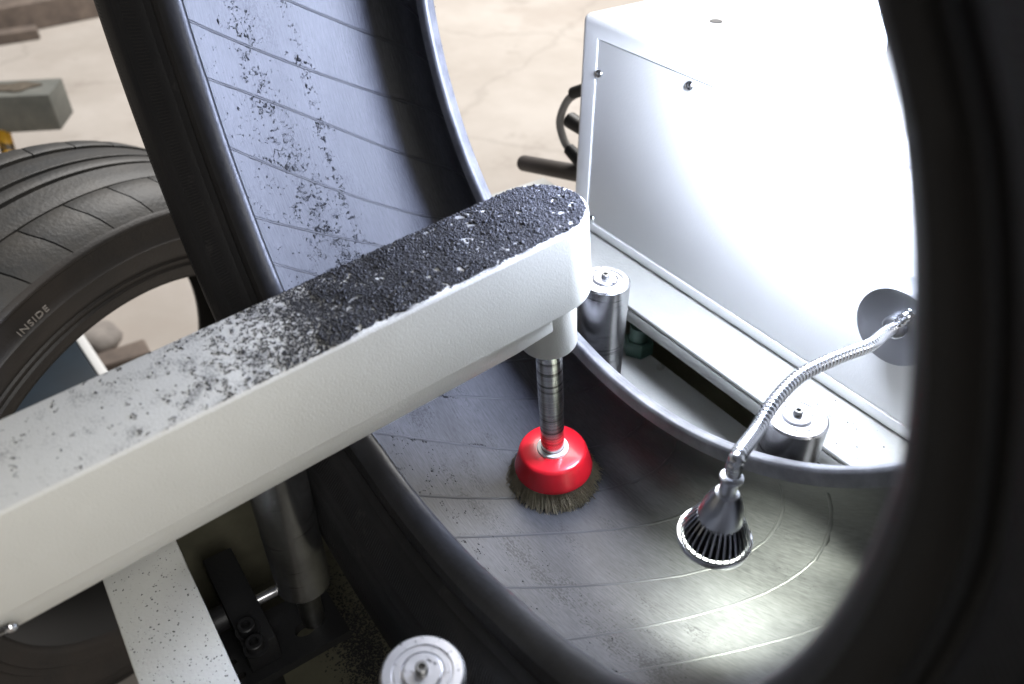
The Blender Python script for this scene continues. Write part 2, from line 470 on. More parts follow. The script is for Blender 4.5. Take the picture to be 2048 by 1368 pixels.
    n5 = nt.nodes.new('ShaderNodeTexNoise'); n5.inputs['Scale'].default_value = 1.0; n5.inputs['Detail'].default_value = 2; nt.links.new(mp5.outputs[0], n5.inputs['Vector'])
    bp2 = nt.nodes.new('ShaderNodeBump'); bp2.inputs['Strength'].default_value = .16; bp2.inputs['Distance'].default_value = .004   # soft ripples
    nt.links.new(n5.outputs['Fac'], bp2.inputs['Height']); nt.links.new(bp.outputs['Normal'], bp2.inputs['Normal']); nt.links.new(bp2.outputs['Normal'], b.inputs['Normal'])
    return m
MAT['liner'] = liner_mat()

def spun_mat():
    """spindle with bands of dirt turned round it (object Z runs along the spindle)"""
    m = mat('banded_spindle_steel', (.60, .59, .57), .25, 1.0)
    nt = m.node_tree; b = nt.nodes['Principled BSDF']
    tc = nt.nodes.new('ShaderNodeTexCoord')
    mp = nt.nodes.new('ShaderNodeMapping'); mp.inputs['Scale'].default_value = (6, 6, 260)
    nt.links.new(tc.outputs['Object'], mp.inputs[0])
    nz = nt.nodes.new('ShaderNodeTexNoise'); nz.inputs['Scale'].default_value = 1; nz.inputs['Detail'].default_value = 5
    nt.links.new(mp.outputs[0], nz.inputs['Vector'])
    rp = nt.nodes.new('ShaderNodeValToRGB')
    rp.color_ramp.elements[0].position = .35; rp.color_ramp.elements[1].position = .53
    rp.color_ramp.elements[0].color = (.13, .12, .11, 1); rp.color_ramp.elements[1].color = (.74, .73, .70, 1)
    nt.links.new(nz.outputs['Fac'], rp.inputs['Fac']); nt.links.new(rp.outputs['Color'], b.inputs['Base Color'])
    return m
MAT['spindle'] = spun_mat()

def emit(name, col, s):
    m = bpy.data.materials.new(name); m.use_nodes = True
    b = m.node_tree.nodes['Principled BSDF']
    b.inputs['Base Color'].default_value = (.9, .9, .9, 1)
    b.inputs['Emission Color'].default_value = (*col, 1); b.inputs['Emission Strength'].default_value = s
    return m
MAT['glow'] = emit('lit_led_diffuser', (.74, .82, 1.0), 104.0)
MAT['led'] = emit('lit_led_lens', (.95, 1.0, .92), 9.0)

# ------------------------------------------------------------------ main dimensions (metres)
AX = (-0.2939, H - 0.1176)                  # tyre axis (x, z), axis along +Y
YN, YF = 0.1218, 0.2978                     # planes of the near and far bead
YM = (YN + YF) / 2
RB, RL = 0.2413, 0.325                      # bead radius, inner liner radius
ZL = H - 0.390                              # top of the machine ledges
YC = 0.437                                  # front face of the control cabinet
ZRT = H - 0.3248                            # top of the guide rollers

# ------------------------------------------------------------------ floor
me = mesh_from([(-40, -40, 0), (40, -40, 0), (40, 40, 0), (-40, 40, 0)], [(0, 1, 2, 3)])
tag(link('floor', me, MAT['floor']), kind='structure')

# ------------------------------------------------------------------ machine frame
fr = empty('machine_frame', (-0.1, 0.2, 0), 'cream painted steel machine bed with two flat ledges and a deep trough', 'machine frame')
X0, X1 = -0.47, 0.30
link('near_ledge', box((X0, -0.0345, ZL-.004), (X1, 0.0085, ZL), .0015), MAT['frame'], fr)
link('near_ledge_lip', box((X0, 0.0040, ZL-.050), (X1, 0.0085, ZL-.0045), .001), MAT['frame'], fr)
link('far_ledge', box((-.62, 0.390, ZL-.004), (X1, 0.470, ZL), .0012), MAT['frame'], fr)
link('far_ledge_lip', box((-.62, 0.390, ZL-.016), (X1, 0.394, ZL-.0045), .001), MAT['frame'], fr)
hp = onZ(1320, 735, H-.46)
link('roller_plate', plate([(-.46, .352), (.28, .352), (.28, .425), (-.46, .425)], [circle2(hp[0], hp[1], .0038, n=16)], H-.466, H-.460), MAT['frame'], fr)
link('trough_floor', box((X0, 0.0090, H-.606), (X1, 0.46, H-.600)), MAT['trough'], fr)
link('end_wall', box((X0-.006, -0.030, H-.606), (X0-.0005, 0.46, ZL-.006)), MAT['trough'], fr)
link('near_wall', box((X0, -0.0020, H-.606), (X1, 0.0035, ZL-.0045)), MAT['trough'], fr)
link('far_wall', box((X0, 0.4605, H-.606), (X1, 0.466, ZL-.0045)), MAT['trough'], fr)
for (x, y) in ((X0+.03, .02), (X0+.03, .43), (X1-.03, .02), (X1-.03, .43)):
    link('leg', box((x-.025, y-.025, 0), (x+.025, y+.025, H-.6065), .002), MAT['frame'], fr)

# ------------------------------------------------------------------ buffed tyre
ty = empty('tyre', (AX[0], YM, AX[1]-.362), 'large black tyre standing upright with its ribbed inner liner being buffed', 'tyre')
def mirror(pr):                              # profile given for the near half as (radius, distance from the mid plane)
    return [(r, -d) for r, d in pr] + [(r, d) for r, d in reversed(pr)]
hw = YM - YN                                 # half distance of the beads = 0.088
outer = [(RB+.0080, hw+.0062), (RB+.0120, hw+.0074), (RB+.0160, hw+.0080), (RB+.0172, hw+.0070), (RB+.0186, hw+.0070), (RB+.0196, hw+.0088),
         (RB+.0225, hw+.0112), (RB+.0236, hw+.0098), (RB+.0250, hw+.0100), (RB+.0262, hw+.0128), (RB+.031, hw+.0175), (RB+.039, hw+.0232), (RB+.0400, hw+.0216), (RB+.0412, hw+.0240), (RB+.0455, hw+.0262), (RB+.0464, hw+.0248), (RB+.0474, hw+.0268), (RB+.054, hw+.0292),
         (RB+.068, hw+.0315), (RB+.086, hw+.0305), (RB+.098, hw+.0250), (RB+.1045, hw+.0190), (RB+.1055, hw+.0175)]
tread = [(RB+.1055, hw+.0175), (RB+.1105, hw+.0100), (RB+.1155, hw-.008), (RB+.1175, hw-.030), (RB+.1120, hw-.031), (RB+.1120, hw-.040), (RB+.1185, hw-.041), (RB+.1195, hw-.072), (RB+.1130, hw-.073), (RB+.1130, hw-.082), (RB+.1198, hw-.083)]
inner = [(RL, 0), (RL-.0002, .025), (RL-.0014, .050), (RL-.0045, .068), (RL-.0100, .083), (RL-.0180, .0935), (RL-.029, .0985), (RL-.042, .0980), (RL-.055, .0935), (RL-.066, .0875), (RB+.0095, .0815)]
bead = [(RB+.0095, .0815), (RB+.0045, .0795), (RB+.0012, .0800), (RB, .0822), (RB+.0002, hw-.0030), (RB+.0009, hw-.0008), (RB+.0024, hw+.0016), (RB+.0048, hw+.0042), (RB+.0080, hw+.0062)]
# an unmounted tyre pinched by the rollers is a little out of round at its near opening
OOR = [(-45, 1.05), (-25, 1.06), (1.3, 1.022), (9.7, .995), (16, .975), (21, .952), (40, .94), (70, .975), (120, 1.0), (170, 1.03), (185, 1.022), (197, 1.0), (214, 1.012), (229, 1.045), (245, 1.0), (263, .958), (280, .965), (297, .985), (315, 1.05), (335, 1.06), (361.3, 1.022)]
def wob(t, h, r=.325):
    phi = (180 - math.degrees(t)) % 360
    if phi > 340: phi -= 360
    base = 1 + .003*math.sin(2*t+.6) + .015*math.exp(-((phi-180)/30)**2)
    w = min(1, max(0, (.318-r)/.05)) * min(1, max(0, -h/.06))
    return base + w*(float(np.interp(phi, [q[0] for q in OOR], [q[1] for q in OOR]))-1)
cen = (AX[0], YM, AX[1]); YA = (0, 1, 0)
for s in (-1, 1):
    link('sidewall', revolve([(r, s*d) for r, d in outer], cen, YA, 220, rfun=wob, sm=50), MAT['rubber'], ty)
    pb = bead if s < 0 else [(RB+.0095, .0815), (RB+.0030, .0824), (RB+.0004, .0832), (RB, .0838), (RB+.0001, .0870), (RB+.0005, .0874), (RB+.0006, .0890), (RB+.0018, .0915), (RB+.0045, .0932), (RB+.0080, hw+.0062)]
    link('bead', revolve([(r, s*d) for r, d in pb], cen, YA, 220, rfun=wob, sm=60), MAT['rubber_bead'] if s < 0 else MAT['bead_lamplit'], ty)
link('tread', revolve(mirror(tread), cen, YA, 220, rfun=wob, sm=40), MAT['rubber'], ty)
lin_pr = [(r, -d) for r, d in reversed(inner)] + inner[1:]
def dense(pr, k=3):
    out = []
    for i in range(len(pr)-1):
        for j in range(k): 
            t = j/k; out.append((pr[i][0]*(1-t)+pr[i+1][0]*t, pr[i][1]*(1-t)+pr[i+1][1]*t))
    return out+[pr[-1]]
LINER = link('inner_liner', revolve(lin_pr, cen, YA, 260, rfun=wob, sm=60), MAT['liner'], ty)
ds = np.array([p[1] for p in lin_pr])
def liner_pt(phi, s, lift=0.0):
    """point of the liner at polar angle phi (deg, from +X towards +Z) and profile parameter s in 0..1"""
    L = np.r_[0, np.cumsum(np.hypot(np.diff([p[0] for p in lin_pr]), np.diff(ds)))]
    q = s*L[-1]
    r = np.interp(q, L, [p[0] for p in lin_pr]); d = np.interp(q, L, ds)
    e = 1e-3*L[-1]
    r2 = np.interp(q+e, L, [p[0] for p in lin_pr]); d2 = np.interp(q+e, L, ds)
    r1 = np.interp(q-e, L, [p[0] for p in lin_pr]); d1 = np.interp(q-e, L, ds)
    tr, td = r2-r1, d2-d1; nn = math.hypot(tr, td); nr, nd = -td/nn, tr/nn
    a = math.radians(phi); cx, cz = math.cos(a), math.sin(a)
    # frame_from(+Y) gives a = z x y = -X , b = y x a = +Z  -> polar t used by the wobble
    t = math.pi - a
    r = r*wob(t, d, r) + nr*lift; d = d + nd*lift
    return np.array([AX[0]+r*cx, YM+d, AX[1]+r*cz]), np.array([nr*cx, nd, nr*cz])
Ltot = float(np.sum(np.hypot(np.diff([p[0] for p in lin_pr]), np.diff(ds))))
def s_of_Y(Y):                                # crown only
    L = np.r_[0, np.cumsum(np.hypot(np.diff([p[0] for p in lin_pr]), np.diff(ds)))]
    return float(np.interp(Y-YM, ds[10-6:len(ds)-4], L[10-6:len(ds)-4]))/Ltot
for k in range(42):                           # moulded vent ridges crossing the liner
    ph0 = 188.0 + 360/42*k
    pth = []; rad = []
    for s in np.linspace(.02, .98, 34):
        Yeq = (s-.5)*Ltot
        p, nrm = liner_pt(ph0 + 117*(Yeq + YM - .139) + 1.0*math.sin(k*2.3+s*5), s, -.00147)
        pth.append(p); rad.append(.00185)
    link('vent_ridge', tube(pth, rad, 12, caps=False), MAT['liner'], ty)
for k, ph in enumerate((172, 176, 181, 186.5, 193, 199, 208, 217)):      # moulding hairs on the far shoulder
    a = math.radians(ph); r0 = RB+.030
    p0 = np.array([AX[0]+r0*math.cos(a), YF+.012, AX[1]+r0*math.sin(a)])
    link('rubber_hair', tube([p0, p0+np.array([0.000, .006, .0004])], [.0004, .00025], 5), MAT['rubber'], ty)

# ------------------------------------------------------------------ guide rollers
def guide_roller(x, y, label, length=.155, rr=.0185):
    g = empty('guide_roller', (x, y, ZRT-length), label, 'roller', 'steel guide rollers round the tyre')
    c = (x, y, ZRT); w = (0, 0, 1)
    link('roller_body', revolve([(.006, -length), (rr-.0015, -length), (rr, -length+.0015), (rr, -.0012), (rr-.0012, 0)], c, w, 48, cap0=True), MAT['steel'], g)
    link('top_face', revolve([(rr-.0012, 0), (.0135, .0001), (.0133, -.0007), (.0124, -.0007), (.0122, .0001), (.0098, .0001), (.0096, -.0012), (.0088, -.0012)], c, w, 48), MAT['rtop'], g)
    link('washer', revolve([(.0088, -.0012), (.0087, .0009), (.0080, .0014), (.0025, .0014)], c, w, 40, cap1=True), MAT['rtop'], g)
    bolt = link('cap_screw', revolve([(.0029, .0014), (.0029, .0046), (.0025, .0050), (.0015, .0050), (.0015, .0026)], c, w, 18, cap1=True), MAT['dark_steel'], g)
    link('shaft', revolve([(.0085, -length-.045), (.0085, -length)], c, w, 24, cap0=True, cap1=True), MAT['dark_steel'], g)
    return g
q1 = onZ(1207, 560, ZRT); q2 = onZ(1597, 830, ZRT); q3 = onZ(845, 1345, ZRT)
YRF = YF + .0235 + .0185 - .0005 - .008*0
YRF = (q1[1]+q2[1])/2
guide_roller(q1[0], YRF, 'turned steel guide roller beside the tip of the cream arm', length=.135)
guide_roller(q2[0], YRF, 'bright steel guide roller under the lamp gooseneck, ring grooves on top', length=.135)
guide_roller(q3[0], q3[1], 'steel guide roller with rubber dust speckled over its round top', length=.155)
guide_roller(q1[0], q3[1], 'scuffed steel guide roller under the arm, above the black bracket', length=.155)

# ------------------------------------------------------------------ black roller bracket under the near roller
bx, by = float(q1[0]), float(q3[1]); bz = ZRT - .200
br = empty('roller_bracket', (bx, by-.03, H-.600), 'black steel bracket with slotted plate and cap screws carrying the scuffed roller', 'bracket')
pl = [(bx-.026, by-.085), (bx+.024, by-.085), (bx+.024, by+.018), (bx-.026, by+.018)]
hs = [slot2(bx+.000, by-.078, bx+.000, by-.060, .0022), slot2(bx+.013, by-.078, bx+.013, by-.058, .0022), circle2(bx+.004, by-.008, .0060, .0080)]
link('slotted_plate', plate(pl, hs, bz-.008, bz), MAT['black'], br)
link('clamp_bar', box((bx-.075, by-.052, bz+.0005), (bx+.016, by-.030, bz+.026), .001), MAT['black'], br)
for i, dx in enumerate((.0, .0155)):
    c = (bx+.001+dx, by-.0215-.033+.010, bz+.0265)
    sc = link('cap_screw', revolve([(.0085, 0), (.0085, .001), (.0062, .0012), (.0062, .007), (.0055, .0076), (.0032, .0076), (.0032, .003)], c, (0, 0, 1), 20, cap0=True, cap1=True), MAT['black'], br)
link('axle_pin', tube([(bx-.028, by-.105, bz+.014), (bx-.028, by-.0525, bz+.014)], .0055, 14), MAT['dark_steel'], br)
link('axle_pin', tube([(bx-.028, by-.0295, bz+.014), (bx-.028, by-.001, bz+.014)], .0042, 14), MAT['steel'], br)
link('lock_collar', tube([(bx-.028, by-.066, bz+.014), (bx-.028, by-.0525, bz+.014)], .0095, 14), MAT['black'], br)
link('post', tube([(bx+.006, by-.045, H-.5995), (bx+.006, by-.045, bz-.0085)], .0125, 18), MAT['black'], br)

# ------------------------------------------------------------------ control cabinet
cb = empty('control_cabinet', (-.2, .6, ZL), 'white powder coated steel cabinet with a screwed front panel behind the tyre', 'cabinet')
cl = onY(1150, 300, YC)[0]; ct = onY(1165, 24, YC)[2]
pt = onY(1195, 77, YC)
def cut(me, cutter):
    a = bpy.data.objects.new('a', me); b = bpy.data.objects.new('b', cutter); COL.objects.link(a); COL.objects.link(b)
    md = a.modifiers.new('cut', 'BOOLEAN'); md.object = b; md.operation = 'DIFFERENCE'; md.solver = 'EXACT'
    dg_ = bpy.context.evaluated_depsgraph_get(); r = bpy.data.meshes.new_from_object(a.evaluated_get(dg_))
    bpy.data.objects.remove(a); bpy.data.objects.remove(b); return smooth(r, 40)
body = cut(box((cl, YC, ZL+.0005), (.30, YC+.42, ct), .006, 4), box((pt[0], YC-.01, ZL+.012), (.25, YC+.0030, pt[2])))
link('cabinet_body', body, MAT['cab'], cb)
link('front_panel', box((pt[0]+.0010, YC+.0010, ZL+.013), (.249, YC+.0028, pt[2]-.0012), .0004), MAT['cab'], cb)
def screw(px, py, parent):
    p = onY(px, py, YC)
    s = link('panel_screw', revolve([(.0040, .0002), (.0038, .0012), (.0028, .0022), (.0012, .0027)], (p[0], YC+.0010, p[2]), (0, -1, 0), 18, cap1=True), MAT['chrome'], parent)
    link('cross_slot', box((p[0]-.0016, YC-.0021, p[2]-.0004), (p[0]+.0016, YC-.0014, p[2]+.0004)), MAT['dark_steel'], s)
    link('cross_slot', box((p[0]-.0004, YC-.00215, p[2]-.0016), (p[0]+.0004, YC-.0015, p[2]+.0016)), MAT['dark_steel'], s)
for a in ((1197, 148), (1378, 172), (1182, 438)): screw(*a, cb)
hp = onZ(1432, 43, ct)
link('hole_disc', revolve([(.0052, .0001), (.0048, .0006)], (hp[0], hp[1], ct), (0, 0, 1), 20, cap1=True), MAT['blackpl'], cb)  # flat black disc standing in for the dark of an open hole

# hose and handle on the cabinet's far-left side
hs_ = empty('air_hose', (cl-.02, .50, ZL), 'short grey hose looping between black fittings on the cabinet side', 'hose')
pth, _ = spline([onY(1165, 182, .50), onY(1136, 200, .50), onY(1120, 240, .50), onY(1126, 275, .50), onY(1140, 300, .50), onY(1165, 318, .50)], 40)
link('hose_tube', tube(pth, .0042, 10), mat('grey_hose', (.27, .26, .25), .45), hs_)
p = onY(1140, 240, .505); link('fitting', tube([p, p+np.array([.035, .0, -.002])], [.0085, .0075], 12), MAT['blackpl'], hs_)
p = onY(1138, 298, .50); link('fitting', tube([p, onY(1168, 330, .50)], [.0065, .008], 12), MAT['black'], hs_)
p = onY(1146, 186, .50); link('fitting', tube([p, onY(1170, 178, .50)], [.006, .006], 12), MAT['black'], hs_)
hd = empty('lever_handle', (cl+.01, .50, ZL), 'dark grey round lever bar sticking out behind the cabinet edge', 'handle')
a = onY(1046, 326, .50); b_ = onY(1190, 353, .50)
link('grip', tube([a, a+.02*(b_-a), b_], [.0086, .0092, .0092], 20), MAT['handle'], hd)
p = onY(1155, 345, .505)
link('pivot_bar', box((p[0]-.006, .495, ZL), (p[0]+.02, .515, p[2]+.006), .002), MAT['black'], hd)
gp = onZ(1275, 700, H-.46)
gb = empty('green_nut_block', (gp[0], gp[1], H-.46), 'small green enamelled bolt block on the plate behind the roller', 'block')
link('block_base', revolve([(.014, 0), (.014, .012), (.012, .014)], gp, (0, 0, 1), 6, cap0=True, cap1=True, sm=None), MAT['green'], gb)
link('block_neck', revolve([(.009, .0142), (.009, .028)], gp, (0, 0, 1), 20, cap1=True), MAT['green'], gb)

# ------------------------------------------------------------------ arm
def liner_hit(x, y, r=RL):
    d = ray(x, y); ax = np.array([AX[0], AX[1]-H]); a = d[0]**2+d[2]**2; b = -2*(d[0]*ax[0]+d[2]*ax[1]); c = ax@ax-r*r
    return C0 + d*((-b+math.sqrt(b*b-4*a*c))/(2*a))
BP = liner_hit(1108, 955)
ph = math.radians(6.5)
AU = np.array([0, math.cos(ph), math.sin(ph)]); AN = np.array([0, -math.sin(ph), math.cos(ph)]); AXV = np.array([1., 0, 0])
def arm_pt(x, u, s): return BP + AXV*x + AU*u + AN*s
ST, SB, SBB, HWA, XCA = .2285, .1755, .1630, .0290, .0012
UEND = -.50
def stadium(hw_, u0, uc, xc):
    pts = [(xc-hw_, u0), (xc+hw_, u0)]
    for i in range(33):
        t = math.pi*i/32; pts.append((xc+hw_*math.cos(t), uc+hw_*math.sin(t)))
    return pts
def arm_prism(pts, s0, s1, bevel=.0016):
    bm = bmesh.new()
    vs = [bm.verts.new(arm_pt(p[0], p[1], s0)) for p in pts]
    f = bm.faces.new(vs)
    g = bmesh.ops.extrude_face_region(bm, geom=[f])
    for e in g['geom']:
        if isinstance(e, bmesh.types.BMVert): e.co += Vector(AN*(s1-s0))
    bmesh.ops.recalc_face_normals(bm, faces=bm.faces)
    if bevel:
        ed = [e for e in bm.edges if len(e.link_faces) == 2 and e.calc_face_angle() > math.radians(60)]
        bmesh.ops.bevel(bm, geom=ed, offset=bevel, segments=3, profile=.5, affect='EDGES')
    me = bpy.data.meshes.new('arm'); bm.to_mesh(me); bm.free()
    return smooth(me, 30)
foot = arm_pt(XCA, -.44, 0)
arm = empty('grinding_arm', (foot[0], foot[1], 0), 'long cream painted arm with a rounded end reaching into the tyre', 'machine arm')
link('arm_body', arm_prism(stadium(HWA, UEND, .0030, XCA), SB, ST, .0022), MAT['arm_body'], arm)
SBB = .1550
lb = []                                       # welded channel below the arm, its flanks sloping inwards
for (hw_, s_) in ((HWA-.0045, SB-.0002), (HWA-.011, SBB)):
    lb += [arm_pt(XCA-hw_, UEND, s_), arm_pt(XCA+hw_, UEND, s_), arm_pt(XCA+hw_, -.030, s_), arm_pt(XCA+.016, -.002, s_), arm_pt(XCA-.016, -.002, s_), arm_pt(XCA-hw_, -.030, s_)]
me = mesh_from(lb, [tuple(range(6)), tuple(range(6, 12))[::-1]] + [(i, i+6, (i+1) % 6+6, (i+1) % 6) for i in range(6)])
bm = bmesh.new(); bm.from_mesh(me); bmesh.ops.recalc_face_normals(bm, faces=bm.faces); bmesh.ops.bevel(bm, geom=bm.edges[:], offset=.0008, segments=2, profile=.5, affect='EDGES'); bm.to_mesh(me); bm.free()
link('lower_bar', smooth(me, 40), MAT['arm'], arm)
p4 = math.radians(4.2); SN = np.array([0, -math.sin(p4), math.cos(p4)])
boss_top = BP + SN*(SB+.001); 
link('bearing_boss', revolve([(.0100, .131), (.0170, .131), (.0178, .1322), (.0178, SB+.002)], BP, SN, 48, cap0=True), MAT['arm'], arm)
wp, _ = spline([arm_pt(.006, -.0135, SB-.013), arm_pt(.014, -.0130, SB-.006), arm_pt(.0195, -.0125, SB-.0025)], 16)
link('weld_bead', tube(wp, [.0016+.0007*math.sin(i*2.1) for i in range(16)], 8), MAT['arm'], arm)
wp, _ = spline([arm_pt(.003, -.0155, SB-.030), arm_pt(.0065, -.0165, SB-.020), arm_pt(.008, -.016, SB-.012)], 14)
link('weld_bead', tube(wp, [.0020+.0008*math.sin(i*1.9) for i in range(14)], 8), MAT['arm'], arm)
# slot with a screw in the lower bar
d = ray(22, 1252); xx = BP[0]+XCA+HWA-.0055
sp = C0 + d*((xx-C0[0])/d[0])
su, ss = (sp-BP)@AU, (sp-BP)@AN
xs = XCA+HWA-.0055
link('slot', box((-.0006, -.0090, -.0030), (.0004, .0060, .0034), .0003, matrix=Matrix.Translation(Vector(arm_pt(xs, su-.006, ss))) @ Matrix.Rotation(ph, 4, 'X') @ Matrix.Rotation(math.radians(25), 4, 'Y')), MAT['black'], arm)
link('slot_screw', revolve([(.0028, .0005), (.0025, .0016), (.0014, .0024)], arm_pt(xs, su, ss), (.9, 0, -.42), 18, cap1=True), MAT['chrome'], arm)
link('pivot_column', tube([(foot[0], foot[1], 0), (foot[0], foot[1], foot[2]+SBB+.006)], .032, 32), MAT['arm'], arm)

# ------------------------------------------------------------------ cup brush
rotS = Matrix.Rotation(p4, 4, 'X')
MS = Matrix.Translation(Vector(BP)) @ rotS
bs = empty('cup_brush', BP, 'red wire cup brush on a banded steel spindle, pressed on the liner', 'brush')
def spun(name, prof, mt, parent, seg=56, **k):
    return link(name, revolve(prof, (0, 0, 0), (0, 0, 1), seg, **k), mt, parent, matrix=MS)
spun('spindle', [(.0080, .033), (.0082, .040), (.0087, .1305)], MAT['spindle'], bs, cap0=True, cap1=True)
spun('washer', [(.0083, .0347), (.0108, .0345), (.0112, .0337), (.0112, .0322)], MAT['white_ring'], bs)
spun('cup', [(.0084, .0330), (.0215, .0326), (.0232, .0318), (.0243, .0302), (.0272, .0185), (.0280, .0168), (.0280, .0150), (.0268, .0148), (.0250, .0165)], MAT['red'], bs, sm=55)
# crimped wires: one dense tuft ring
nw = 4200; V = []; F = []
for i in range(nw):
    t = random.random()*2*math.pi; r0 = random.uniform(.0185, .0262); fl = (r0-.0185)/.0077
    r1 = r0 + .0088*fl + random.uniform(-.0012, .0018); h1 = random.uniform(.0004, .0028) + .003*max(0, fl-.85)/.15*random.random()
    wv = random.uniform(-.0012, .0012); base = len(V); dirp = np.array([math.cos(t), math.sin(t), 0]); tan = np.array([-math.sin(t), math.cos(t), 0])
    for q in range(4):
        f = q/3; c = dirp*(r0+(r1-r0)*f**1.4) + np.array([0, 0, .0185+(h1-.0185)*f]) + tan*(wv*math.sin(f*5)+.0030*f*f*random.random())
        for k in range(3):
            aa = 2*math.pi*k/3; V.append(c + (dirp*math.cos(aa)+tan*math.sin(aa))*.00021)
    for q in range(3):
        for k in range(3):
            k2 = (k+1) % 3; F.append((base+q*3+k, base+q*3+k2, base+q*3+3+k2, base+q*3+3+k))
o = link('bristles', mesh_from(V, F), MAT['wire'], bs, matrix=MS); o['kind'] = 'stuff'

# ------------------------------------------------------------------ twin gooseneck lamp
YB = YC + .0010
bc = onY(1787, 655, YB-.021)
lm = empty('gooseneck_lamp', (bc[0], YB, bc[2]), 'twin gooseneck work lamp, finned spotlight and glowing white bell on a chrome base', 'lamp')
bx0 = (bc[0], YB, bc[2])
link('base_cup', revolve([(.0262, .0002), (.0262, .0195), (.0255, .0212), (.0240, .0206), (.0120, .0186), (.0060, .0180)], bx0, (0, -1, 0), 56, cap1=True, sm=40), MAT['brushed'], lm)
link('base_nut', revolve([(.0075, .0181), (.0075, .0215), (.0060, .0225)], bx0, (0, -1, 0), 24, cap1=True), MAT['brushed'], lm)
hd_c = atD(1428, 1076, .420)                 # centre of the head's rim
hd_ax = hd_c - atD(1466, 946, .387); HL = np.linalg.norm(hd_ax); hd_ax /= HL
neck0 = hd_c - hd_ax*HL
st = np.array([bc[0], YB-.018, bc[2]])
Dst = (st-C0)@FW; Dn = (neck0-C0)@FW
pix = [(1740, 690), (1672, 716), (1600, 752), (1550, 802), (1512, 862)]
gp = [st, atD(1768, 668, Dst-.010)]
for i, (x, y) in enumerate(pix):
    f = (i+1)/(len(pix)+1); gp.append(atD(x, y, (Dst-.012)*(1-f)+(Dn+.006)*f))
gp += [neck0-hd_ax*.012, neck0]
def gooseneck(pts, r, pitch=.0030):
    _, L = spline(pts, 10); n = int(L/pitch)*6+1
    p, _ = spline(pts, n)
    return tube(p, [r*(1+.10*math.cos(2*math.pi*i/6)) for i in range(n)], 14, sm=80)
link('gooseneck', gooseneck(gp, .0038), MAT['neck'], lm)
def hrev(name, prof, mt, parent, seg=48, **k): return link(name, revolve(prof, hd_c, hd_ax, seg, **k), mt, parent)
hd_ = hrev('lamp_head', [(.0050, -.0490), (.0058, -.0485), (.0058, -.0475), (.0044, -.0470), (.0044, -.0375), (.0060, -.0368), (.0082, -.0325), (.0100, -.0270), (.0113, -.0205), (.0116, -.0175), (.0112, -.0165)], MAT['brushed'], lm, cap0=True)
hrev('core', [(.0112, -.0166), (.0095, -.0160), (.0100, -.006), (.0165, -.0030)], MAT['black'], hd_)
hrev('rim', [(.0178, -.0030), (.0193, -.0028), (.0196, -.0010), (.0193, .0006), (.0182, .0008), (.0165, -.0008)], MAT['chrome'], hd_)
hrev('lens', [(.0165, -.0008), (.0080, .0012), (.0005, .0018)], MAT['led'], hd_)
a_, b2, w_ = frame_from(hd_ax)
finv = []; 
prof = [(.0100, -.0195), (.0119, -.0185), (.0145, -.0135), (.0167, -.0080), (.0182, -.0030), (.0150, -.0032), (.0102, -.008)]
for sgn in (-1, 1):
    for (r, h) in prof: finv.append((r, sgn*.00048, h))
nf = len(prof)
ff = [tuple(range(nf))[::-1], tuple(range(nf, 2*nf))] + [(i, (i+1) % nf, nf+(i+1) % nf, nf+i) for i in range(nf)]
fin_me = mesh_from(finv, ff); fin_me.materials.append(MAT['brushed'])
base_m = Matrix(((a_.x, b2.x, w_.x, hd_c[0]), (a_.y, b2.y, w_.y, hd_c[1]), (a_.z, b2.z, w_.z, hd_c[2]), (0, 0, 0, 1)))
for k in range(32):
    link('fin', fin_me, None, hd_, matrix=base_m @ Matrix.Rotation(2*math.pi*k/32, 4, 'Z'))
sl = bpy.data.lights.new('spot_beam', 'SPOT'); sl.energy = 3.7; sl.color = (.93, 1.0, .84); sl.spot_size = math.radians(120); sl.spot_blend = 1.0; sl.shadow_soft_size = .010
so = bpy.data.objects.new('spot_beam', sl); COL.objects.link(so)
aim = liner_hit(1495, 1205)
so.location = Vector(hd_c + hd_ax*.004)
so.rotation_euler = (Vector(aim)-so.location).to_track_quat('-Z', 'Y').to_euler()
# second arm of the lamp: the lit bell in front of the cabinet top
YBELL = .366
gl = onY(1607, 98, YBELL)
br_ = .0405
link('lit_bell', revolve([(.010, .062), (.020, .061), (.0290, .054), (.0350, .040), (.0380, .012), (br_, -.022), (br_, -.030), (.038, -.036), (.020, -.040)], gl, (0, 0, 1), 56, cap0=True, cap1=True, sm=60), MAT['glow'], lm)
link('bell_socket', revolve([(.0070, .085), (.0110, .083), (.0125, .0625)], gl, (0, 0, 1), 32, cap0=True, cap1=True), MAT['brushed'], lm)
bl2 = bpy.data.lights.new('bell_beam', 'AREA'); bl2.shape = 'DISK'; bl2.size = .048; bl2.energy = 1.35; bl2.color = (.50, .60, 1.0); bl2.spread = math.radians(150)
bo = bpy.data.objects.new('bell_beam', bl2); COL.objects.link(bo)
bdir = Vector((-.62, -.72, -.25)).normalized()
bo.location = Vector(gl) + bdir*.048 + Vector((0, 0, .020))
bo.rotation_euler = bdir.to_track_quat('-Z', 'Y').to_euler()
Db = (gl-C0)@FW
g2 = [st, atD(1812, 634, Dst-.010), atD(1842, 606, Dst-.012), atD(1885, 540, Dst-.016), atD(1915, 380, Db), gl+np.array([.085, 0, .075]), gl+np.array([.040, 0, .118]), gl+np.array([.008, 0, .108]), gl+np.array([0, 0, .084])]
link('gooseneck', gooseneck(g2, .0038), MAT['neck'], lm)

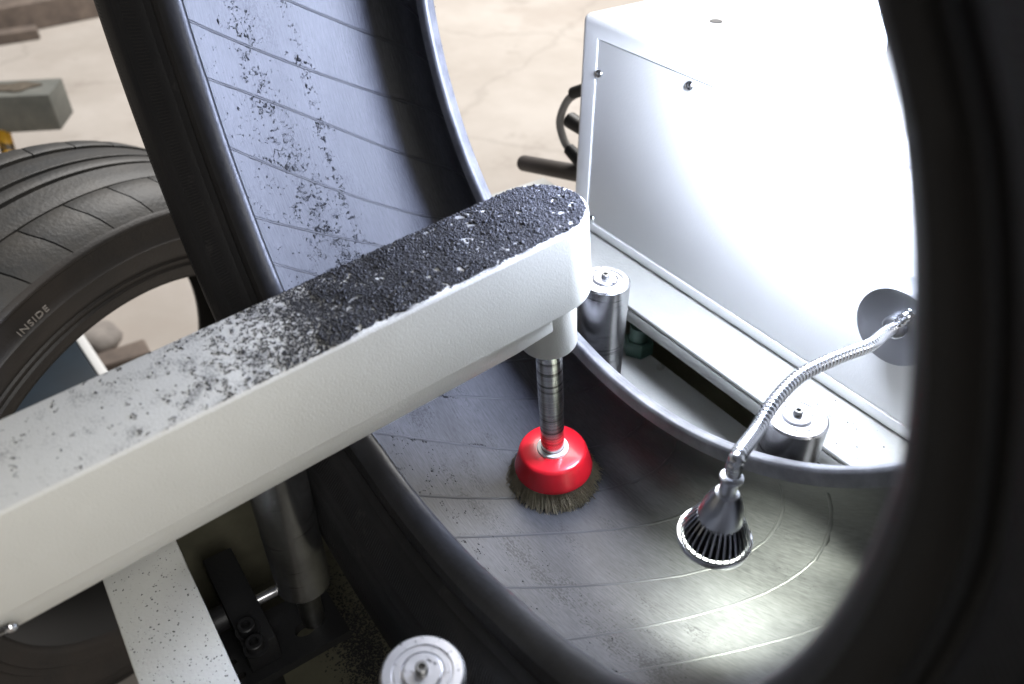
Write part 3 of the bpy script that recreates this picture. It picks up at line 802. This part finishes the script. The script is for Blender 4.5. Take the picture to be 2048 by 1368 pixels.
# ------------------------------------------------------------------ rubber dust
def nz(x, y, s, z=0): return noise.noise(Vector((x*s, y*s, z)))
P = []; Sz = []
while len(P) < 44000:
    u = random.uniform(-.40, .034); x = random.uniform(-HWA+.0012, HWA-.0012)
    if u > .003 and math.hypot(x, u-.003) > HWA-.0010: continue
    edge = u + .128 + .012*nz(x, u, 45) + .008*x/HWA
    c = 1/(1+math.exp(-edge*34))                                     # heaped towards the tip
    v = nz(x, u, 140, 1.0)*.5 + nz(x, u, 330, 4.0)*.6
    c2 = min(1, c + .34*math.exp(min(0, edge)*11))
    if v < .47 - 1.15*c2: continue
    if random.random() > .30 + .70*c: continue
    base = c
    if c > .6:
        if nz(x+3, u*.8, 150, 2.2)*.65 + nz(x, u, 330, 5)*.5 > .345: continue  # bare flecks of paint
        if x > 0 and HWA-x < .0030 + .0016*nz(x, u, 190, 9): continue
        if u > .003 and HWA-math.hypot(x, u-.003) < .0020 + .0012*nz(x, u, 190, 9): continue
    if c < .35 and random.random() < .55 and len(P) % 3: continue
    big = base > .5
    hp_ = max(0, nz(x, u, 70, 6)+.35)*.0011*big
    P.append(arm_pt(x+XCA, u, ST+random.uniform(.2, 1)*hp_)); Sz.append(random.uniform(.0002+.0001*c, .0005+.0003*c)*(2.0 if big and random.random() < .03 else 1))
P = np.array(P); N = np.repeat(AN[None], len(P), 0)
tag(link('rubber_crumbs', granules(P, N, np.array(Sz), flat=.8), MAT['crumb']), 'black rubber crumbs heaped over the top of the cream arm', 'rubber dust', kind='stuff')

P = []; N = []; T = []; Sz = []
def drop(phi, s, size, m=1):
    p, n_ = liner_pt(phi, s, .0002); P.append(p); N.append(n_); a = math.radians(phi); T.append((-math.sin(a), 0, math.cos(a))); Sz.append(size)
def Ys(Y): return .5 + (Y-YM)/Ltot
for i in range(34000):
    phi = random.uniform(180, 245); f = (phi-180)/65
    if random.random() > .10 + .90*f: continue
    r_ = random.random()
    if r_ < .62: Y = random.gauss(.190 + .008*math.sin(phi*.09), .004 + .009*f)
    elif r_ < .82: Y = random.gauss(.217 + .004*math.sin(phi*.07), .0022)
    else: Y = random.uniform(.135, .23)
    if nz(phi*.07, Y*9, 9, 3)*.7 + nz(phi*.25, Y*30, 9, 3)*.6 < .06: continue
    drop(phi, Ys(Y), random.choice((1, 1, 1.6))*random.uniform(.00011, .00036)*(1.0 if random.random() < .97 else 1.9))
for i in range(3000):                         # streaks further round, by the near bead
    phi = random.uniform(248, 300); Y = random.gauss(.160, .020)
    if nz(phi*.07, Y*9, 8, 7) + .6*nz(phi*.3, Y*30, 8, 7) < .18: continue
    drop(phi, Ys(Y), random.uniform(.00018, .0005))
for k in range(42):                           # crumbs caught against the ridges
    for j in range(2):
        ph0 = 188 + 360/42*k; Y = random.choice((random.gauss(.188, .006), random.gauss(.222, .005)))
        if 180 < ph0 % 360 < 250:
            for q in range(16): 
                yy = Y+random.gauss(0, .004); drop(ph0 + 117*(yy-.139)+random.gauss(-.35, .12)-.1, Ys(yy), random.uniform(.0003, .0007))
tag(link('rubber_shavings', granules(P, N, np.array(Sz), np.array(T), flat=.7, stretch=2.2), MAT['crumb']), 'black rubber shavings scattered in trails along the inner liner', 'rubber shavings', kind='stuff')

P = []; Sz = []
for i in range(750):
    P.append((random.uniform(-.36, -.20), random.uniform(-.033, .007), ZL+.0001)); Sz.append(random.choice((.00012, .0002, .0002, .0003, .0005)))
for i in range(160): P.append((random.uniform(-.25, .0), random.uniform(.392, .435), ZL+.0001)); Sz.append(random.choice((.0002, .0003, .0006)))
c_ = onZ(735, 1310, H-.6)
for i in range(5200):
    x, y = c_[0]+random.gauss(0, .045), c_[1]+random.gauss(0, .012)+.0
    P.append((x, y, H-.5999)); Sz.append(random.uniform(.0003, .0011))
P = np.array(P); N = np.repeat(np.array([[0, 0, 1.]]), len(P), 0)
tag(link('rubber_dust', granules(P, N, np.array(Sz), flat=.5), MAT['crumb']), 'fine black rubber dust on the machine ledges and trough floor', 'rubber dust', kind='stuff')

# ------------------------------------------------------------------ worn tyre standing on the floor
OC = np.array([-.7287, .0392, H-.6583]); az, el = .4575, -.0996
OA = np.array([math.cos(az)*math.cos(el), math.sin(az)*math.cos(el), math.sin(el)])
ot = empty('worn_tyre', (OC[0]-OA[0]*.09, OC[1]-OA[1]*.09, 0), 'worn dusty tyre standing on the floor with INSIDE moulded on its sidewall', 'tyre')
ro = .316
W_ = .185                                     # tread width; face plane at h = 0, tyre extends to -W_
prof_side = [(.220, -.006), (.2225, .0005), (.228, .003), (.236, .0035), (.2385, .0055), (.2405, .0035), (.2465, .0060), (.2480, .0040), (.256, .0068), (.266, .0090), (.2715, .0095), (.2725, .0078), (.280, .0060), (.288, .0040), (.2935, .0034), (.2950, .0056), (.2965, .0060), (.2985, .0044), (.3005, .0008)]
link('sidewall', revolve(prof_side, OC, OA, 160, sm=60), MAT['old_side'], ot)
link('sidewall', revolve([(r, -W_-h) for r, h in prof_side], OC, OA, 160, sm=60), MAT['old_side'], ot)
link('inner_liner', revolve([(.220, -.006), (.232, -.008), (.255, -.002), (.280, -.006), (.296, -.030), (.300, -.092), (.296, -W_+.03), (.280, -W_+.006), (.255, -W_+.002), (.232, -W_+.008), (.220, -W_+.006)], OC, OA, 120, sm=60), MAT['sipe'], ot)
link('tread_base', revolve([(.3000, 0), (.3065, -.020), (.3090, -.045), (.3105, -.0925), (.3090, -.14), (.3065, -.165), (.3000, -W_)], OC, OA, 160), MAT['sipe'], ot)
for h0, h1 in ((-.0475, -.079), (-.0845, -.1005), (-.106, -.1375)):
    q = lambda h: .3160 - .0025*((h+.0925)/.045)**2
    link('tread_rib', revolve([(.3085, h0), (q(h0)-.0006, h0-.0003), (q(h0), h0-.0012), (q((h0+h1)/2), (h0+h1)/2), (q(h1), h1+.0012), (q(h1)-.0006, h1+.0003), (.3085, h1)], OC, OA, 160), MAT['old_tread'], ot)
# shoulder blocks separated by curved sipes
a_, b2, w_ = frame_from(OA)
base_m = Matrix(((a_.x, b2.x, w_.x, OC[0]), (a_.y, b2.y, w_.y, OC[1]), (a_.z, b2.z, w_.z, OC[2]), (0, 0, 0, 1)))
NB = 44
def shoulder(side):
    ang = 2*math.pi/NB; hs_l = [-.0432, -.0420, -.032, -.020, -.011, -.0045, .0005]
    rr = [.3145, .3150, .3140, .3122, .3085, .3040, .3000]
    V = []; F = []; na = 6
    def skew(h): return -.045*max(0, min(1, (h+.043)/.043))**1.5
    for lay in (0, 1):
        for i, (h, r) in enumerate(zip(hs_l, rr)):
            for k in range(na+1):
                t = -ang/2+ang*(.020 + .96*k/na) + skew(h)
                e = .0004 if (k in (0, na) and lay) else 0
                rad = r - e if lay else min(r-.004, .3085)
                V.append((rad*math.cos(t), rad*math.sin(t), h if side > 0 else -W_-h))
    n1 = len(hs_l)*(na+1)
    for lay in (0, 1):
        for i in range(len(hs_l)-1):
            for k in range(na):
                q = [lay*n1+i*(na+1)+k, lay*n1+i*(na+1)+k+1, lay*n1+(i+1)*(na+1)+k+1, lay*n1+(i+1)*(na+1)+k]
                F.append(tuple(q))
    for i in range(len(hs_l)-1):
        for k in (0, na):
            q = [i*(na+1)+k, (i+1)*(na+1)+k, n1+(i+1)*(na+1)+k, n1+i*(na+1)+k]; F.append(tuple(q))
    for k in range(na):
        for i in (0, len(hs_l)-1):
            F.append((i*(na+1)+k, i*(na+1)+k+1, n1+i*(na+1)+k+1, n1+i*(na+1)+k))
    me = mesh_from(V, F); bm = bmesh.new(); bm.from_mesh(me); bmesh.ops.recalc_face_normals(bm, faces=bm.faces); bm.to_mesh(me); bm.free()
    smooth(me, 30); me.materials.append(MAT['old_tread']); return me
for side in (1, -1):
    sm_ = shoulder(side)
    for k in range(NB): link('shoulder_block', sm_, None, ot, matrix=base_m @ Matrix.Rotation(2*math.pi*(k+.5)/NB, 4, 'Z'))
# moulded word
fc = bpy.data.curves.new('word', 'FONT'); fc.body = 'INSIDE'; fc.size = .0095; fc.extrude = .0006; fc.align_x = 'CENTER'; fc.align_y = 'CENTER'; fc.space_character = 1.15
fo = bpy.data.objects.new('tmp', fc); COL.objects.link(fo)
dg = bpy.context.evaluated_depsgraph_get(); wm = bpy.data.meshes.new_from_object(fo.evaluated_get(dg)); bpy.data.objects.remove(fo)
d = ray(65, 641); tt = ((OC+OA*.0085-C0)@OA)/(d@OA); wp = C0+d*tt
rad = (wp-OC-OA*.0085); rad /= np.linalg.norm(rad)
tg = np.cross(rad, OA)
bm = bmesh.new(); bm.from_mesh(wm)
R_w = np.linalg.norm(wp-OC-OA*.0085); pass
for v in bm.verts:                             # bend the word round the sidewall
    t = v.co.x/R_w; rr_ = R_w+v.co.y*.95
    pos = OC + OA*(.0094+v.co.z) + (rad*math.cos(t)+tg*math.sin(t))*rr_
    v.co = Vector(pos)
bm.to_mesh(wm); bm.free(); wm.materials.clear()
link('moulded_word', wm, MAT['print'], ot)

# ------------------------------------------------------------------ background bits on the workshop floor
bn = empty('metal_stand', (onZ(20, 400, 0)[0], onZ(20, 400, 0)[1], 0), 'grey metal channel beam with a rusty pitted end on a yellow leg', 'stand')
D = 1.75
e0 = atD(112, 170, D); e1 = e0 + (-RV)*.40 + np.array([0, 0, 0]) - HV*.06
ax_ = (e0-e1)/np.linalg.norm(e0-e1); ay_ = np.cross([0, 0, 1.], ax_)
mm = Matrix(((ax_[0], ay_[0], 0, e0[0]), (ax_[1], ay_[1], 0, e0[1]), (ax_[2], ay_[2], 1, e0[2]), (0, 0, 0, 1)))
link('channel', box((-.5, -.055, -.080), (.0, .045, .0), .003, 2, matrix=mm), MAT['galv'], bn)
link('dirt_patch', plate([(-.085+.05*math.cos(t)*(1+.25*math.sin(3*t)), -.004+.026*math.sin(t)*(1+.2*math.cos(5*t))) for t in np.linspace(0, 2*math.pi, 26, endpoint=False)], [], .0006, .003, matrix=mm), mat('caked_dirt', (.14, .115, .085), .9, bump=1, bscale=150, var=.5, vscale=60), bn)
lp = atD(8, 270, D+.01)
lp2 = atD(27, 335, D-.02)
dirl = lp2-lp; k = lp[2]/(-dirl[2]); ft = lp+dirl*k
link('leg', tube([lp+np.array([0, 0, .01]), ft], .015, 16), MAT['yellow'], bn)
ft2 = ft + np.array([-.25, -.2, 0]); link('leg', tube([atD(-120, 290, D), ft2], .015, 16), MAT['yellow'], bn)

def plank(p0, p1, width, h, label, z=0.0):
    a, b = np.array(p0), np.array(p1); a = a*np.array([1, 1, 0])+np.array([0, 0, z]); b = b*np.array([1, 1, 0])+np.array([0, 0, z])
    u_ = (b-a)/np.linalg.norm(b-a); v_ = np.cross([0, 0, 1.], u_)
    m = Matrix(((u_[0], v_[0], 0, a[0]), (u_[1], v_[1], 0, a[1]), (0, 0, 1, z), (0, 0, 0, 1)))
    o = link('timber_beam', box((0, -width/2, 0), (np.linalg.norm(b-a), width/2, h), .004, 1, matrix=m), MAT['timber'])
    tag(o, label, 'timber', 'weathered timbers on the floor'); return o
plank(onZ(-160, 92, 0), onZ(190, 22, 0), .20, .10, 'weathered brown timber beam lying on the floor near the metal stand')
plank(onZ(-160, 112, 0), onZ(80, 74, 0), .06, .04, 'thin dark timber strip lying in front of the brown beam')
plank(onZ(-160, 30, 0), onZ(150, -25, 0), .14, .14, 'upper timber beam lying behind the brown beam')

b0 = onZ(150, 760, 0)
bl = empty('blue_crate', (b0[0], b0[1], 0), 'dark blue crate with a pale edge strip seen through the worn tyre', 'crate')
e = onZ(172, 705, .30); 
Dc = 1.26
t0 = atD(146, 672, Dc); t1 = atD(196, 745, Dc*.93)
uu = (t1-t0); uu[2] = 0; uu /= np.linalg.norm(uu); vv = np.cross([0, 0, 1.], uu)
zt = t0[2]
mm = Matrix(((uu[0], vv[0], 0, t0[0]), (uu[1], vv[1], 0, t0[1]), (0, 0, 1, 0), (0, 0, 0, 1)))
link('crate_body', box((-.02, -.30, 0), (.30, .0, zt-.001), .004, matrix=mm), MAT['blue'], bl)
link('edge_strip', box((-.02, .0005, zt-.030), (.30, .014, zt), .002, matrix=mm), MAT['cab'], bl)
p = onZ(188, 685, 0)
rk = bmesh.new(); bmesh.ops.create_icosphere(rk, subdivisions=3, radius=1)
for v in rk.verts:
    n_ = 1+.22*noise.noise(v.co*1.7)+.06*noise.noise(v.co*6); v.co = Vector((v.co.x*.060*n_, v.co.y*.05*n_, max(-.001, v.co.z*.035*n_))) + Vector((p[0], p[1], .0))
mr_ = bpy.data.meshes.new('lump'); rk.to_mesh(mr_); rk.free(); smooth(mr_, 60)
tag(link('stone', mr_, MAT['concrete_lump']), 'grey lump of stone on the floor beyond the worn tyre', 'stone')
q0 = onZ(190, 742, 0); q1_ = onZ(300, 705, 0)
plank(q0, q1_, .05, .02, 'short dark batten lying on the floor behind the blue crate')
